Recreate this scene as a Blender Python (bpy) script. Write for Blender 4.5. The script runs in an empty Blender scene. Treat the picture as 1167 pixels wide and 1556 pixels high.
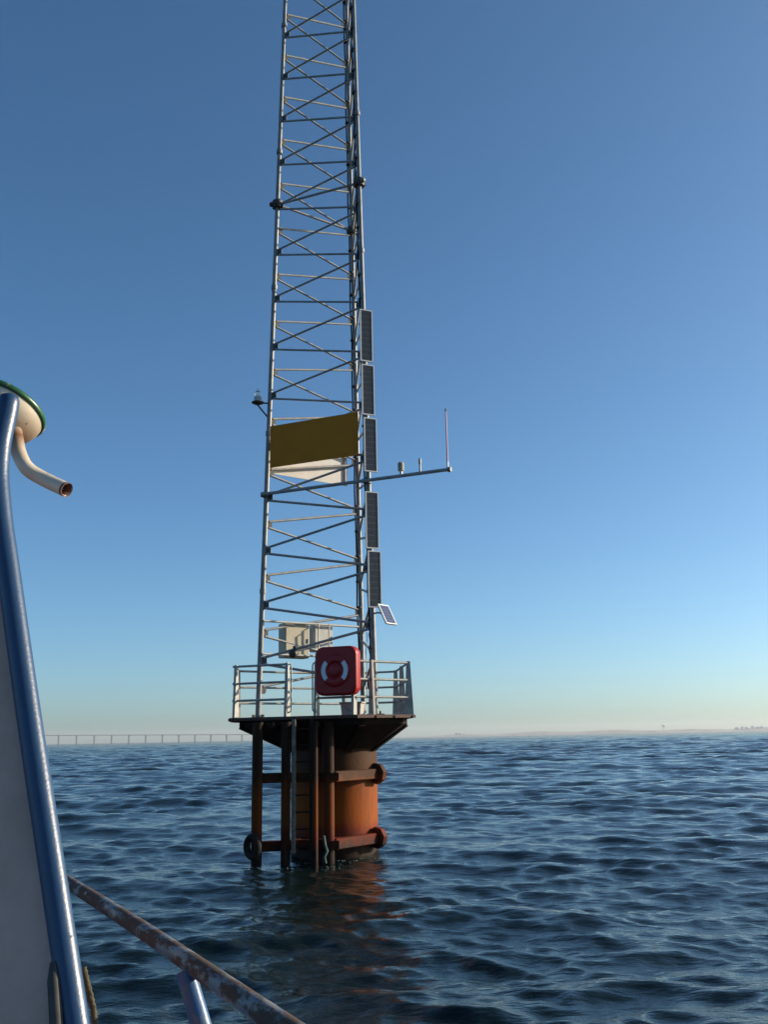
import bpy, math, random
import numpy as np
from mathutils import Vector, Matrix

# ------------------------------------------------------------------ camera
sc = bpy.context.scene
COL = sc.collection
R = math.radians
CAM_H, F, PITCH, ROLL = 2.18, 1456.4, R(13.25), R(1.07)
W, H = 1167.0, 1556.0
fw = Vector((0, math.cos(PITCH), math.sin(PITCH)))
r0 = Vector((1, 0, 0)); u0 = Vector((0, -math.sin(PITCH), math.cos(PITCH)))
rt = math.cos(ROLL) * r0 - math.sin(ROLL) * u0
up = math.sin(ROLL) * r0 + math.cos(ROLL) * u0
CAM = Vector((0, 0, CAM_H))
cd = bpy.data.cameras.new('camera')
cam = bpy.data.objects.new('camera', cd); COL.objects.link(cam)
m = Matrix((rt, up, -fw)).transposed().to_4x4(); m.translation = CAM
cam.matrix_world = m
cd.sensor_fit = 'VERTICAL'; cd.sensor_height = 36.0; cd.lens = F / H * 36.0
cd.clip_start = 0.05; cd.clip_end = 40000
sc.camera = cam

def ray(x, y): return fw + rt * ((x - W / 2) / F) - up * ((y - H / 2) / F)
def at(x, y, Y):                    # the point of the place seen there, Y metres ahead
    d = ray(x, y); return CAM + d * (Y / d.y)
def atz(x, y, z):                   # the same, on the level z
    d = ray(x, y); return CAM + d * ((z - CAM_H) / d.z)
def proj(P):
    d = Vector(P) - CAM; k = d.dot(fw)
    return (W / 2 + F * d.dot(rt) / k, H / 2 - F * d.dot(up) / k)

# ------------------------------------------------------------------ light
SUN_EL, SUN_AZ = R(19.0), R(75.0)   # azimuth clockwise from +Y
world = bpy.data.worlds.new('World'); sc.world = world; world.use_nodes = True
wn = world.node_tree; bg = wn.nodes['Background']
sky = wn.nodes.new('ShaderNodeTexSky'); sky.sky_type = 'NISHITA'; sky.sun_disc = False
sky.sun_elevation = SUN_EL; sky.sun_rotation = SUN_AZ
sky.altitude = 0; sky.air_density = 0.7; sky.dust_density = 1.2; sky.ozone_density = 3.3
wb = wn.nodes.new('ShaderNodeVectorMath'); wb.operation = 'MULTIPLY'; wb.inputs[1].default_value = (0.865, 1.02, 1.0)   # daylight white balance
wn.links.new(sky.outputs[0], wb.inputs[0]); hs = wn.nodes.new('ShaderNodeHueSaturation'); hs.inputs['Saturation'].default_value = 1.06
wn.links.new(wb.outputs[0], hs.inputs['Color']); wn.links.new(hs.outputs[0], bg.inputs[0]); bg.inputs[1].default_value = 0.098
sd = bpy.data.lights.new('sun', 'SUN'); sd.energy = 4.6; sd.angle = R(0.53); sd.color = (1.0, 0.86, 0.66)
sun = bpy.data.objects.new('sun', sd); COL.objects.link(sun)
sv = Vector((math.sin(SUN_AZ) * math.cos(SUN_EL), math.cos(SUN_AZ) * math.cos(SUN_EL), math.sin(SUN_EL)))
sun.rotation_euler = (-sv).to_track_quat('-Z', 'Y').to_euler()
sun.location = (30, 10, 30)
sc.view_settings.view_transform = 'Standard'; sc.view_settings.look = 'None'
sc.view_settings.exposure = 0.75; sc.view_settings.gamma = 1.0
sc.render.engine = 'CYCLES'; sc.cycles.use_denoising = True
sc.cycles.max_bounces = 8; sc.cycles.volume_bounces = 0

# ------------------------------------------------------------------ materials
MATS = {}
def mat(name, col, rough=0.5, metal=0.0, col2=None, scale=8.0, bump=0.0, bscale=None, thr=(0.35, 0.65), spec=0.5, detail=6, stretch=None):
    m = bpy.data.materials.new(name); m.use_nodes = True
    n = m.node_tree; b = n.nodes['Principled BSDF']
    b.inputs['Roughness'].default_value = rough; b.inputs['Metallic'].default_value = metal
    b.inputs['Specular IOR Level'].default_value = spec
    b.inputs['Base Color'].default_value = (*col, 1)
    tc = n.nodes.new('ShaderNodeNewGeometry')
    src = tc.outputs['Position']
    if stretch:
        mp = n.nodes.new('ShaderNodeMapping'); mp.inputs['Scale'].default_value = stretch
        n.links.new(src, mp.inputs['Vector']); src = mp.outputs[0]
    if col2:
        t = n.nodes.new('ShaderNodeTexNoise'); t.inputs['Scale'].default_value = scale; t.inputs['Detail'].default_value = detail
        t.inputs['Roughness'].default_value = 0.65
        n.links.new(src, t.inputs['Vector'])
        r = n.nodes.new('ShaderNodeValToRGB')
        r.color_ramp.elements[0].position = thr[0]; r.color_ramp.elements[0].color = (*col, 1)
        r.color_ramp.elements[1].position = thr[1]; r.color_ramp.elements[1].color = (*col2, 1)
        n.links.new(t.outputs['Fac'], r.inputs[0]); n.links.new(r.outputs[0], b.inputs['Base Color'])
    if bump:
        t = n.nodes.new('ShaderNodeTexNoise'); t.inputs['Scale'].default_value = bscale or scale * 4; t.inputs['Detail'].default_value = 4
        n.links.new(src, t.inputs['Vector'])
        bn = n.nodes.new('ShaderNodeBump'); bn.inputs['Strength'].default_value = bump; bn.inputs['Distance'].default_value = 0.01
        n.links.new(t.outputs['Fac'], bn.inputs['Height']); n.links.new(bn.outputs[0], b.inputs['Normal'])
    MATS[name] = m
    return m
def mixcol(n, fac, a, bcol):
    x = n.nodes.new('ShaderNodeMix'); x.data_type = 'RGBA'
    n.links.new(fac, x.inputs[0])
    for s, i in ((a, 6), (bcol, 7)):
        if isinstance(s, tuple): x.inputs[i].default_value = (*s, 1)
        else: n.links.new(s, x.inputs[i])
    return x.outputs[2]

galv = mat('galvanised', (0.24, 0.24, 0.235), 0.55, 0.2, (0.14, 0.145, 0.145), 5, 0.08, 60)
galv_d = mat('galvanised_brace', (0.32, 0.32, 0.31), 0.5, 0.1, (0.21, 0.215, 0.215), 7)
plate = mat('gusset_steel', (0.07, 0.075, 0.075), 0.6, 0.2, (0.05, 0.05, 0.05), 20)
dark_iron = mat('dark_iron', (0.035, 0.033, 0.03), 0.6, 0.2, (0.07, 0.06, 0.05), 18)
rail_m = mat('rail_steel', (0.36, 0.35, 0.32), 0.55, 0.1, (0.24, 0.23, 0.21), 9)
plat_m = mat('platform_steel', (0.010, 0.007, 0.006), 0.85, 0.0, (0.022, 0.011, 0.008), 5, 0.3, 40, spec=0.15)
rim_m = mat('platform_rim', (0.05, 0.02, 0.016), 0.7, 0.0, (0.085, 0.03, 0.02), 6, 0.3, 40)
brown = mat('brown_board', (0.56, 0.195, 0.016), 0.7, 0.0, (0.48, 0.165, 0.013), 2.5, spec=0.15)
white_b = mat('white_board', (0.55, 0.54, 0.51), 0.5, 0.0, (0.48, 0.47, 0.44), 3)
alu = mat('panel_frame', (0.62, 0.61, 0.58), 0.45, 0.1)
cell_m = mat('solar_cell', (0.03, 0.03, 0.032), 0.3, 0.0, (0.045, 0.045, 0.046), 12)
cell_b = mat('blue_cell', (0.03, 0.05, 0.13), 0.25, 0.0, (0.05, 0.08, 0.18), 20)
sheet_m = mat('panel_backsheet', (0.16, 0.16, 0.155), 0.5)
beige = mat('cabinet_beige', (0.42, 0.37, 0.27), 0.5, 0.0, (0.37, 0.325, 0.235), 4)
white_p = mat('white_paint', (0.46, 0.455, 0.43), 0.45, 0.0, (0.38, 0.37, 0.34), 6)
red = mat('red_plastic', (0.30, 0.007, 0.010), 0.42, 0.0, (0.25, 0.007, 0.009), 8, spec=0.3)
ladder_m = mat('ladder_steel', (0.17, 0.15, 0.11), 0.6, 0.0, (0.07, 0.05, 0.035), 6)
refl = mat('white_tape', (0.62, 0.66, 0.70), 0.4)
grey_p = mat('grey_plastic', (0.36, 0.33, 0.31), 0.5)
black_r = mat('rubber', (0.012, 0.011, 0.010), 0.8, 0.0, (0.02, 0.018, 0.016), 15, 0.3, 60, spec=0.15)
pink = mat('antenna_pink', (0.42, 0.14, 0.17), 0.4)
cream = mat('cream_plastic', (0.42, 0.38, 0.30), 0.5)
rope_m = mat('rope', (0.09, 0.075, 0.04), 0.9, 0.0, (0.04, 0.035, 0.022), 60, 0.6, 150)
rope_g = mat('rope_green', (0.06, 0.12, 0.11), 0.9, 0.0, (0.10, 0.14, 0.13), 40)
glassm = mat('lens_glass', (0.75, 0.78, 0.78), 0.12)
glassm.node_tree.nodes['Principled BSDF'].inputs['Transmission Weight'].default_value = 0.7
wall_m = mat('boat_wall', (0.62, 0.375, 0.29), 0.6, 0.0, (0.50, 0.30, 0.23), 5, 0.2, 60)
concrete = mat('bridge_concrete', (0.20, 0.20, 0.21), 0.8)
land_m = mat('far_land', (0.16, 0.16, 0.15), 0.9, 0.0, (0.30, 0.29, 0.27), 0.01)
build_m = mat('far_building', (0.66, 0.63, 0.62), 0.8)

def paint_rust(name, base, base2, thr=0.52, scale=30, rust=(0.14, 0.055, 0.025), rough=0.25, stretch=None, soft=0.04, pale=None, stain=None):
    m = bpy.data.materials.new(name); m.use_nodes = True; n = m.node_tree; b = n.nodes['Principled BSDF']
    g = n.nodes.new('ShaderNodeNewGeometry'); src = g.outputs['Position']
    if stretch:
        mp = n.nodes.new('ShaderNodeMapping'); mp.vector_type = 'TEXTURE'
        mp.inputs['Rotation'].default_value = (0, 0, stretch[0]); mp.inputs['Scale'].default_value = (stretch[1], 1, 1)
        n.links.new(src, mp.inputs['Vector']); src = mp.outputs[0]
    def noise(s, d, r=0.6):
        t = n.nodes.new('ShaderNodeTexNoise'); t.inputs['Scale'].default_value = s; t.inputs['Detail'].default_value = d
        t.inputs['Roughness'].default_value = r; n.links.new(src, t.inputs['Vector']); return t.outputs['Fac']
    def step(f, a, bb):
        r = n.nodes.new('ShaderNodeMapRange'); r.inputs[1].default_value = a; r.inputs[2].default_value = bb
        n.links.new(f, r.inputs[0]); return r.outputs[0]
    c = mixcol(n, noise(scale * 0.4, 3), base, base2)
    if pale: c = mixcol(n, step(noise(scale * 0.9, 5), 0.5, 0.56), c, pale)
    k = step(noise(scale, 8, 0.7), thr, thr + soft)
    rc = mixcol(n, noise(scale * 3, 4), rust, tuple(v * 0.5 for v in rust))
    if stain is not None:                     # rust run-off round the joint at that height
        sx = n.nodes.new('ShaderNodeSeparateXYZ'); n.links.new(g.outputs['Position'], sx.inputs[0])
        d = n.nodes.new('ShaderNodeMath'); d.operation = 'SUBTRACT'; n.links.new(sx.outputs[2], d.inputs[0]); d.inputs[1].default_value = stain
        ab = n.nodes.new('ShaderNodeMath'); ab.operation = 'ABSOLUTE'; n.links.new(d.outputs[0], ab.inputs[0])
        mr = n.nodes.new('ShaderNodeMapRange'); mr.inputs[1].default_value = 0.085; mr.inputs[2].default_value = 0.0; n.links.new(ab.outputs[0], mr.inputs[0])
        mm = n.nodes.new('ShaderNodeMath'); mm.operation = 'MULTIPLY'; n.links.new(mr.outputs[0], mm.inputs[0]); n.links.new(step(noise(28, 5), 0.05, 0.35), mm.inputs[1])
        mx = n.nodes.new('ShaderNodeMath'); mx.operation = 'MAXIMUM'; n.links.new(mm.outputs[0], mx.inputs[0]); n.links.new(k, mx.inputs[1]); k = mx.outputs[0]
    c = mixcol(n, k, c, rc)
    n.links.new(c, b.inputs['Base Color'])
    rr = n.nodes.new('ShaderNodeMapRange'); rr.inputs[3].default_value = rough; rr.inputs[4].default_value = 0.85
    n.links.new(k, rr.inputs[0]); n.links.new(rr.outputs[0], b.inputs['Roughness'])
    bn = n.nodes.new('ShaderNodeBump'); bn.inputs['Strength'].default_value = 0.35; bn.inputs['Distance'].default_value = 0.002
    n.links.new(noise(scale * 4, 4), bn.inputs['Height']); n.links.new(bn.outputs[0], b.inputs['Normal'])
    MATS[name] = m
    return m
blue_t = paint_rust('blue_paint', (0.009, 0.036, 0.095), (0.018, 0.055, 0.12), 0.64, 30, rust=(0.075, 0.06, 0.055), rough=0.38)
rail_rust = paint_rust('rusty_rail', (0.07, 0.11, 0.15), (0.12, 0.145, 0.155), 0.43, 24, rust=(0.078, 0.044, 0.027), rough=0.45, pale=(0.17, 0.165, 0.15), soft=0.09, stretch=(R(-62), 2.6))
green = paint_rust('green_paint', (0.012, 0.10, 0.032), (0.02, 0.06, 0.022), 0.60, 26, rust=(0.34, 0.28, 0.24), rough=0.35)
white_rust = paint_rust('stained_white', (0.66, 0.62, 0.54), (0.50, 0.40, 0.26), 0.60, 20, rust=(0.17, 0.06, 0.014), rough=0.35, soft=0.12, stain=at(30, 664, 2.58).z)
stanch_m = paint_rust('stanchion_paint', (0.02, 0.075, 0.20), (0.05, 0.10, 0.19), 0.64, 22, rough=0.35, pale=(0.07, 0.11, 0.18))

# rusty steel of the pile: brown near the deck with the deck's shadow painted in, orange rust, red-brown antifouling band in the splash zone
def rust_steel(name, k_=1.0):
    m = bpy.data.materials.new(name); m.use_nodes = True; n = m.node_tree; b = n.nodes['Principled BSDF']
    g = n.nodes.new('ShaderNodeNewGeometry'); s = n.nodes.new('ShaderNodeSeparateXYZ'); n.links.new(g.outputs['Position'], s.inputs[0])
    t = n.nodes.new('ShaderNodeTexNoise'); t.inputs['Scale'].default_value = 3.2; t.inputs['Detail'].default_value = 8; t.inputs['Roughness'].default_value = 0.65
    n.links.new(g.outputs['Position'], t.inputs['Vector'])
    mp = n.nodes.new('ShaderNodeMapping'); mp.inputs['Scale'].default_value = (9, 9, 0.9); n.links.new(g.outputs['Position'], mp.inputs['Vector'])
    t2 = n.nodes.new('ShaderNodeTexNoise'); t2.inputs['Scale'].default_value = 1.6; t2.inputs['Detail'].default_value = 6
    n.links.new(mp.outputs[0], t2.inputs['Vector'])
    ma = n.nodes.new('ShaderNodeMath'); ma.operation = 'MULTIPLY_ADD'; ma.inputs[1].default_value = 0.55
    n.links.new(t.outputs['Fac'], ma.inputs[0]); n.links.new(s.outputs[2], ma.inputs[2])      # z + wobble
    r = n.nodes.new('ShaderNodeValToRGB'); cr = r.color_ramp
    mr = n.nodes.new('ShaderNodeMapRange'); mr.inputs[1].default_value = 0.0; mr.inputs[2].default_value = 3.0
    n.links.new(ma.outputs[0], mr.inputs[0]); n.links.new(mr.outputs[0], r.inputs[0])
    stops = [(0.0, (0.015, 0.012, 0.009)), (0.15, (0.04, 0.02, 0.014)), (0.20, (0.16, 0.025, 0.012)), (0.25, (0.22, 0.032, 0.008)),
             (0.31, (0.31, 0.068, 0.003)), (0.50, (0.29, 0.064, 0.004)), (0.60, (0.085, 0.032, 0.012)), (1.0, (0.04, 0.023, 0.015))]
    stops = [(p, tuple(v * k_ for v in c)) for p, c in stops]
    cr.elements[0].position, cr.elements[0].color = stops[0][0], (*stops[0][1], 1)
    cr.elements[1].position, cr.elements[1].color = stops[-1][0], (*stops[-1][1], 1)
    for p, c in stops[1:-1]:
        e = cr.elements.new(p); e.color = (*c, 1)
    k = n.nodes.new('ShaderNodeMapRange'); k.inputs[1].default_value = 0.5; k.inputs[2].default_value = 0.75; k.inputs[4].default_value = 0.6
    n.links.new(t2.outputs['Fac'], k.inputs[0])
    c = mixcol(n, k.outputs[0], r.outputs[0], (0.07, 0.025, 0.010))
    n.links.new(c, b.inputs['Base Color']); b.inputs['Roughness'].default_value = 0.65; b.inputs['Specular IOR Level'].default_value = 0.12
    bn = n.nodes.new('ShaderNodeBump'); bn.inputs['Strength'].default_value = 0.4; bn.inputs['Distance'].default_value = 0.01
    t3 = n.nodes.new('ShaderNodeTexNoise'); t3.inputs['Scale'].default_value = 30; n.links.new(g.outputs['Position'], t3.inputs['Vector'])
    n.links.new(t3.outputs['Fac'], bn.inputs['Height']); n.links.new(bn.outputs[0], b.inputs['Normal'])
    return m
pile_m = rust_steel('rusted_pile', 0.7); post_m = rust_steel('shaded_rust', 0.33); beam_m = rust_steel('rusted_beam', 0.55)  # post_m is the same rust, darkened to put the posts' shade into the colour

# ------------------------------------------------------------------ mesh helpers
class MB:
    def __init__(s): s.v = []; s.f = []; s.sm = []
    def add(s, v, f, smooth=False):
        o = len(s.v); s.v += [tuple(p) for p in v]; s.f += [tuple(i + o for i in q) for q in f]; s.sm += [smooth] * len(f); return s
    def tube(s, pts, r, n=10, cap=True, smooth=True, round_end=False):
        pts = [Vector(p) for p in pts]; k = len(pts); rs = r if isinstance(r, (list, tuple)) else [r] * k
        v = []; f = []; prev = None
        for i, p in enumerate(pts):
            t = (pts[min(i + 1, k - 1)] - pts[max(i - 1, 0)]).normalized()
            if prev is None:
                a = Vector((0, 0, 1)) if abs(t.z) < 0.9 else Vector((1, 0, 0))
                x = t.cross(a).normalized()
            else: x = (prev - t * prev.dot(t)).normalized()
            prev = x; y = t.cross(x)
            v += [p + (x * math.cos(2 * math.pi * j / n) + y * math.sin(2 * math.pi * j / n)) * rs[i] for j in range(n)]
        for i in range(k - 1):
            for j in range(n):
                f.append((i * n + j, i * n + (j + 1) % n, (i + 1) * n + (j + 1) % n, (i + 1) * n + j))
        s.add(v, f, smooth)
        if cap:
            s.add(v[:n], [tuple(range(n))[::-1]]); s.add(v[-n:], [tuple(range(n))])      # caps keep their own edge, so the sides shade true
        return s
    def box(s, c, sx, sy, sz, M=None, top=1.0, bev=0.0):
        c = Vector(c); M = M or Matrix.Identity(3); hx, hy, hz = sx / 2, sy / 2, sz / 2
        if bev == 0:
            v = [(x * (top if z > 0 else 1), y * (top if z > 0 else 1), z) for z in (-hz, hz) for y in (-hy, hy) for x in (-hx, hx)]
            f = [(0, 2, 3, 1), (4, 5, 7, 6), (0, 1, 5, 4), (2, 6, 7, 3), (0, 4, 6, 2), (1, 3, 7, 5)]
        else:
            b = bev; v = []; f = []
            ring = lambda x, y, z: [(-x + b, -y, z), (x - b, -y, z), (x, -y + b, z), (x, y - b, z), (x - b, y, z), (-x + b, y, z), (-x, y - b, z), (-x, -y + b, z)]
            v = [(p[0] * (hx - b) / hx, p[1] * (hy - b) / hy, -hz) for p in ring(hx, hy, 0)] + ring(hx, hy, -hz + b) + ring(hx, hy, hz - b) + [(p[0] * (hx - b) / hx, p[1] * (hy - b) / hy, hz) for p in ring(hx, hy, 0)]
            for i in range(3):
                for j in range(8): f.append((i * 8 + j, i * 8 + (j + 1) % 8, i * 8 + 8 + (j + 1) % 8, i * 8 + 8 + j))
            f += [tuple(range(8))[::-1], tuple(range(24, 32))]
        return s.add([c + M @ Vector(p) for p in v], f)
    def lathe(s, o, prof, axis=(0, 0, 1), n=24, smooth=True):
        o = Vector(o); q = Vector((0, 0, 1)).rotation_difference(Vector(axis).normalized()).to_matrix()
        v = []; f = []
        for r, z in prof: v += [o + q @ Vector((r * math.cos(2 * math.pi * j / n), r * math.sin(2 * math.pi * j / n), z)) for j in range(n)]
        for i in range(len(prof) - 1):
            for j in range(n): f.append((i * n + j, i * n + (j + 1) % n, i * n + n + (j + 1) % n, i * n + n + j))
        return s.add(v, f, smooth)
    def prism(s, poly, off):                 # polygon (3-D points) swept by off
        n = len(poly); off = Vector(off); v = [Vector(p) for p in poly]; v += [p + off for p in v]
        f = [tuple(range(n))[::-1], tuple(range(n, 2 * n))] + [(i, (i + 1) % n, n + (i + 1) % n, n + i) for i in range(n)]
        return s.add(v, f)
    def build(s, name, material, parent=None):
        me = bpy.data.meshes.new(name); me.from_pydata(s.v, [], s.f)
        me.polygons.foreach_set('use_smooth', s.sm); me.materials.append(material); me.update()
        import bmesh
        bm = bmesh.new(); bm.from_mesh(me); bmesh.ops.recalc_face_normals(bm, faces=bm.faces); bm.to_mesh(me); bm.free()
        o = bpy.data.objects.new(name, me); COL.objects.link(o)
        if parent:
            o.parent = parent
            o.matrix_parent_inverse = WM[parent.name].inverted()
        WM[o.name] = Matrix.Identity(4)
        return o
WM = {}
def tag(o, label, cat, group=None):
    o['label'] = label; o['category'] = cat
    if group: o['group'] = group
    return o
def thing(name, loc, label, cat, group=None):
    o = bpy.data.objects.new(name, None); COL.objects.link(o); o.location = loc; o.empty_display_size = 0.2
    WM[o.name] = Matrix.Translation(loc)
    return tag(o, label, cat, group)
def frame(xa, za=(0, 0, 1)):                 # matrix with columns x (horizontal), y, z
    x = Vector(xa).normalized(); z = Vector(za); z = (z - x * z.dot(x)).normalized(); y = z.cross(x)
    return Matrix((x, y, z)).transposed()
rnd = random.Random(7)

# ------------------------------------------------------------------ sea
def build_sea():
    half = R(40); na = 440
    fine = np.linspace(-half, half, na)
    rest = np.linspace(half, 2 * np.pi - half, 70)[1:-1]
    th = np.concatenate([fine, rest])
    r = [0.4]
    while r[-1] < 9000:
        q = r[-1]; r.append(q * (1.03 if q < 4.5 else 1.0058 if q < 90 else 1.0042 if q < 2600 else 1.03))
    r = np.array(r); nr, nt = len(r), len(th)
    X = (r[:, None] * np.sin(th)[None]).ravel(); Y = (r[:, None] * np.cos(th)[None]).ravel()
    dr = np.gradient(r)[:, None] * np.ones(nt)[None]
    cols = np.abs(((th + np.pi) % (2 * np.pi)) - np.pi) <= half + 1e-6
    da = np.where(cols, 2 * half / (na - 1), (2 * np.pi - 2 * half) / 69)[None] * r[:, None]
    sp = np.maximum(dr, da * 0.42).ravel()
    g = np.random.default_rng(11)
    x = np.zeros_like(X); y = np.zeros_like(X); z = np.zeros_like(X); vk = np.full_like(X, 1e-9); vt = 0.0
    lam = np.exp(np.linspace(np.log(0.22), np.log(13.0), 130)); lam *= np.exp(g.normal(0, 0.02, lam.size))
    for L in lam:
        k = 2 * np.pi / L
        spread = 0.4 if L > 2.5 else 0.62 if L > 0.7 else 0.9
        a0 = np.pi + 0.25 + g.normal(0, spread)                  # heading toward the boat
        st = 0.0252 * (1.22 if L < 0.55 else 1.0 if L < 0.8 else (0.8 / L) ** 0.66)
        A = st / k * (0.6 + 0.8 * g.random())
        keep = np.clip((L / sp - 2.0) / 1.6, 0, 1)
        idx = np.nonzero(keep > 0)[0]
        dx, dy = np.sin(a0), np.cos(a0)
        ph = k * (dx * X[idx] + dy * Y[idx]) + g.random() * 6.283
        s_, c_ = np.sin(ph), np.cos(ph); w = A * keep[idx]; vt += (A * k) ** 2; vk[idx] += (w * k) ** 2
        z[idx] += w * c_; x[idx] -= 0.5 * w * dx * s_; y[idx] -= 0.5 * w * dy * s_
    # wind gusts make some patches rougher than others
    gust = 1 + 0.28 * np.sin(0.21 * X + 0.05 * Y + 1) * np.sin(0.16 * Y - 0.07 * X) + 0.12 * np.sin(0.55 * X - 0.4 * Y)
    lift = np.clip(np.sqrt(vt / vk), 1, 3.2) * np.clip(1.8 - np.hypot(X, Y) / 1800, 0.2, 1)          # where short waves cannot be resolved the long ones carry their steepness
    z *= gust * lift; x *= np.minimum(lift, 1.5); y *= np.minimum(lift, 1.5)
    co = np.stack([X + x, Y + y, z], 1)
    i = np.arange(nr - 1)[:, None] * nt; j = np.arange(nt)[None]
    q = np.stack([i + j, i + (j + 1) % nt, i + nt + (j + 1) % nt, i + nt + j], -1).reshape(-1, 4)[:, ::-1]
    me = bpy.data.meshes.new('sea')
    nv = len(co); nc = nv; co = np.vstack([co, [[0, 0, 0]]])
    fan = np.stack([(np.arange(nt) + 1) % nt, np.arange(nt), np.full(nt, nc)], -1)[:, ::-1]
    me.vertices.add(len(co)); me.vertices.foreach_set('co', co.ravel())
    loops = np.concatenate([q.ravel(), fan.ravel()]); me.loops.add(len(loops)); me.loops.foreach_set('vertex_index', loops)
    tot = np.concatenate([np.full(len(q), 4), np.full(len(fan), 3)]); st = np.concatenate([[0], np.cumsum(tot)[:-1]])
    me.polygons.add(len(tot)); me.polygons.foreach_set('loop_start', st)
    me.polygons.foreach_set('use_smooth', np.ones(len(tot), bool))
    at_ = me.attributes.new('coarse', 'FLOAT', 'POINT')
    cz = np.append(np.clip((np.log(sp) - np.log(0.2)) / (np.log(4.0) - np.log(0.2)), 0, 1), 0)
    at_.data.foreach_set('value', cz)
    me.update(calc_edges=True); me.validate()
    m = bpy.data.materials.new('sea_water'); m.use_nodes = True; n = m.node_tree; b = n.nodes['Principled BSDF']
    b.inputs['Base Color'].default_value = (0.003, 0.009, 0.009, 1); b.inputs['Roughness'].default_value = 0.06
    b.inputs['IOR'].default_value = 1.33
    geo = n.nodes.new('ShaderNodeNewGeometry')
    ca = n.nodes.new('ShaderNodeAttribute'); ca.attribute_name = 'coarse'
    def layer(scale, stretch, detail, rough=0.55):
        mp = n.nodes.new('ShaderNodeMapping'); mp.inputs['Scale'].default_value = stretch; mp.inputs['Rotation'].default_value = (0, 0, 0.2)
        n.links.new(geo.outputs['Position'], mp.inputs['Vector'])
        t = n.nodes.new('ShaderNodeTexNoise'); t.inputs['Scale'].default_value = scale; t.inputs['Detail'].default_value = detail
        t.inputs['Roughness'].default_value = rough; n.links.new(mp.outputs[0], t.inputs['Vector']); return t.outputs['Fac']
    def mul(a, v):
        q = n.nodes.new('ShaderNodeMath'); q.operation = 'MULTIPLY'; n.links.new(a, q.inputs[0])
        if isinstance(v, float): q.inputs[1].default_value = v
        else: n.links.new(v, q.inputs[1])
        return q.outputs[0]
    def add(a, c):
        q = n.nodes.new('ShaderNodeMath'); q.operation = 'ADD'; n.links.new(a, q.inputs[0]); n.links.new(c, q.inputs[1]); return q.outputs[0]
    ripple = mul(layer(5.5, (0.5, 1.0, 1.0), 5.0, 0.58), 0.03)         # hand-size ripples everywhere
    c2_ = n.nodes.new('ShaderNodeMath'); c2_.operation = 'MULTIPLY_ADD'; c2_.inputs[1].default_value = 1.3; c2_.inputs[2].default_value = 0.35; n.links.new(ca.outputs['Fac'], c2_.inputs[0])
    chop = mul(mul(layer(0.7, (0.5, 1.0, 1.0), 5.0), ca.outputs['Fac']), c2_.outputs[0])   # metre-size chop where the sheet is coarse
    h = add(ripple, chop)
    bn = n.nodes.new('ShaderNodeBump'); bn.inputs['Strength'].default_value = 1.0; bn.inputs['Distance'].default_value = 1.0
    n.links.new(h, bn.inputs['Height']); n.links.new(bn.outputs[0], b.inputs['Normal'])
    me.materials.append(m)
    o = bpy.data.objects.new('sea', me); COL.objects.link(o); o['kind'] = 'structure'
    return co[(co[:, 1] > 14) & (co[:, 1] < 24) & (np.abs(co[:, 0] + 1) < 4)]
SEA_NEAR = build_sea()

# ------------------------------------------------------------------ tower geometry
CX, CY, TH, S0, DS, ZB = -1.131, 20.0, R(186.5), 2.618, 0.046, 2.54
Z0, BAY = 18.706, 1.150
def leg(i, z):
    s = (S0 - DS * (z - ZB)) / math.sqrt(3); t = TH + i * 2 * math.pi / 3
    return Vector((CX + s * math.cos(t), CY + s * math.sin(t), z))
def leg_z(i, py, off=Vector((0, 0, 0))):
    lo, hi = 0.0, 30.0
    for _ in range(40):
        mm = (lo + hi) / 2
        if proj(leg(i, mm) + off)[1] > py: lo = mm
        else: hi = mm
    return lo
LEG_L, LEG_R, LEG_B = 0, 1, 2
ZP = 2.60                                    # deck level
AX = Vector((CX, CY, 0))
def face_n(i, j):                            # outward normal of a face
    a = (leg(i, 5) + leg(j, 5)) / 2 - AX; a.z = 0; return a.normalized()

# ---- pile with brackets, deck, fender frame: one welded thing
pl = thing('pile_platform', (CX, CY, 0), 'rusty orange steel pile carrying a dark deck, brackets and fender posts, under the lattice mast', 'platform')
PR = 0.865
mb = MB(); mb.lathe((CX + 0.03, CY, 0), [(PR, -3), (PR, -0.5), (PR, 2.0), (PR, ZP - 0.07)], n=64)
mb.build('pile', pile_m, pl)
mb = MB(); mb.lathe((CX + 0.03, CY, 0), [(PR + 0.0, 1.96), (PR + 0.05, 1.97), (PR + 0.05, 2.05), (PR, 2.06)], n=64); mb.build('collar_ring', pile_m, pl)
corners = []
for i in range(3):
    t = TH + i * 2 * math.pi / 3; u = Vector((math.cos(t), math.sin(t), 0)); v = Vector((-u.y, u.x, 0))
    d = (2.0, 1.80, 1.91)[i]; corners += [AX + u * d - v * 0.65, AX + u * d + v * 0.65]
top = [c + Vector((0, 0, ZP - 0.012)) for c in corners]
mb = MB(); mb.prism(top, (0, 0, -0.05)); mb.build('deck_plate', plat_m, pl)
for i in range(6):                            # rim angle along each edge
    a, b = corners[i], corners[(i + 1) % 6]; d = (b - a).normalized(); nn = Vector((d.y, -d.x, 0))
    M = frame(d); mb = MB(); mb.box((a + b) / 2 + nn * 0.03 + Vector((0, 0, ZP - 0.022)), (b - a).length + 0.03, 0.055, 0.06, M)
    k = 6 if i % 2 else 3
    mb.build('deck_rim', rim_m, pl)
    for q in range(k + 1):
        p = a.lerp(b, q / k) + nn * 0.045 + Vector((0, 0, ZP - 0.03)); mb = MB()
        mb.box(p, 0.05, 0.06, 0.05, M); mb.build('rim_bolt', rim_m, pl)
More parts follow.
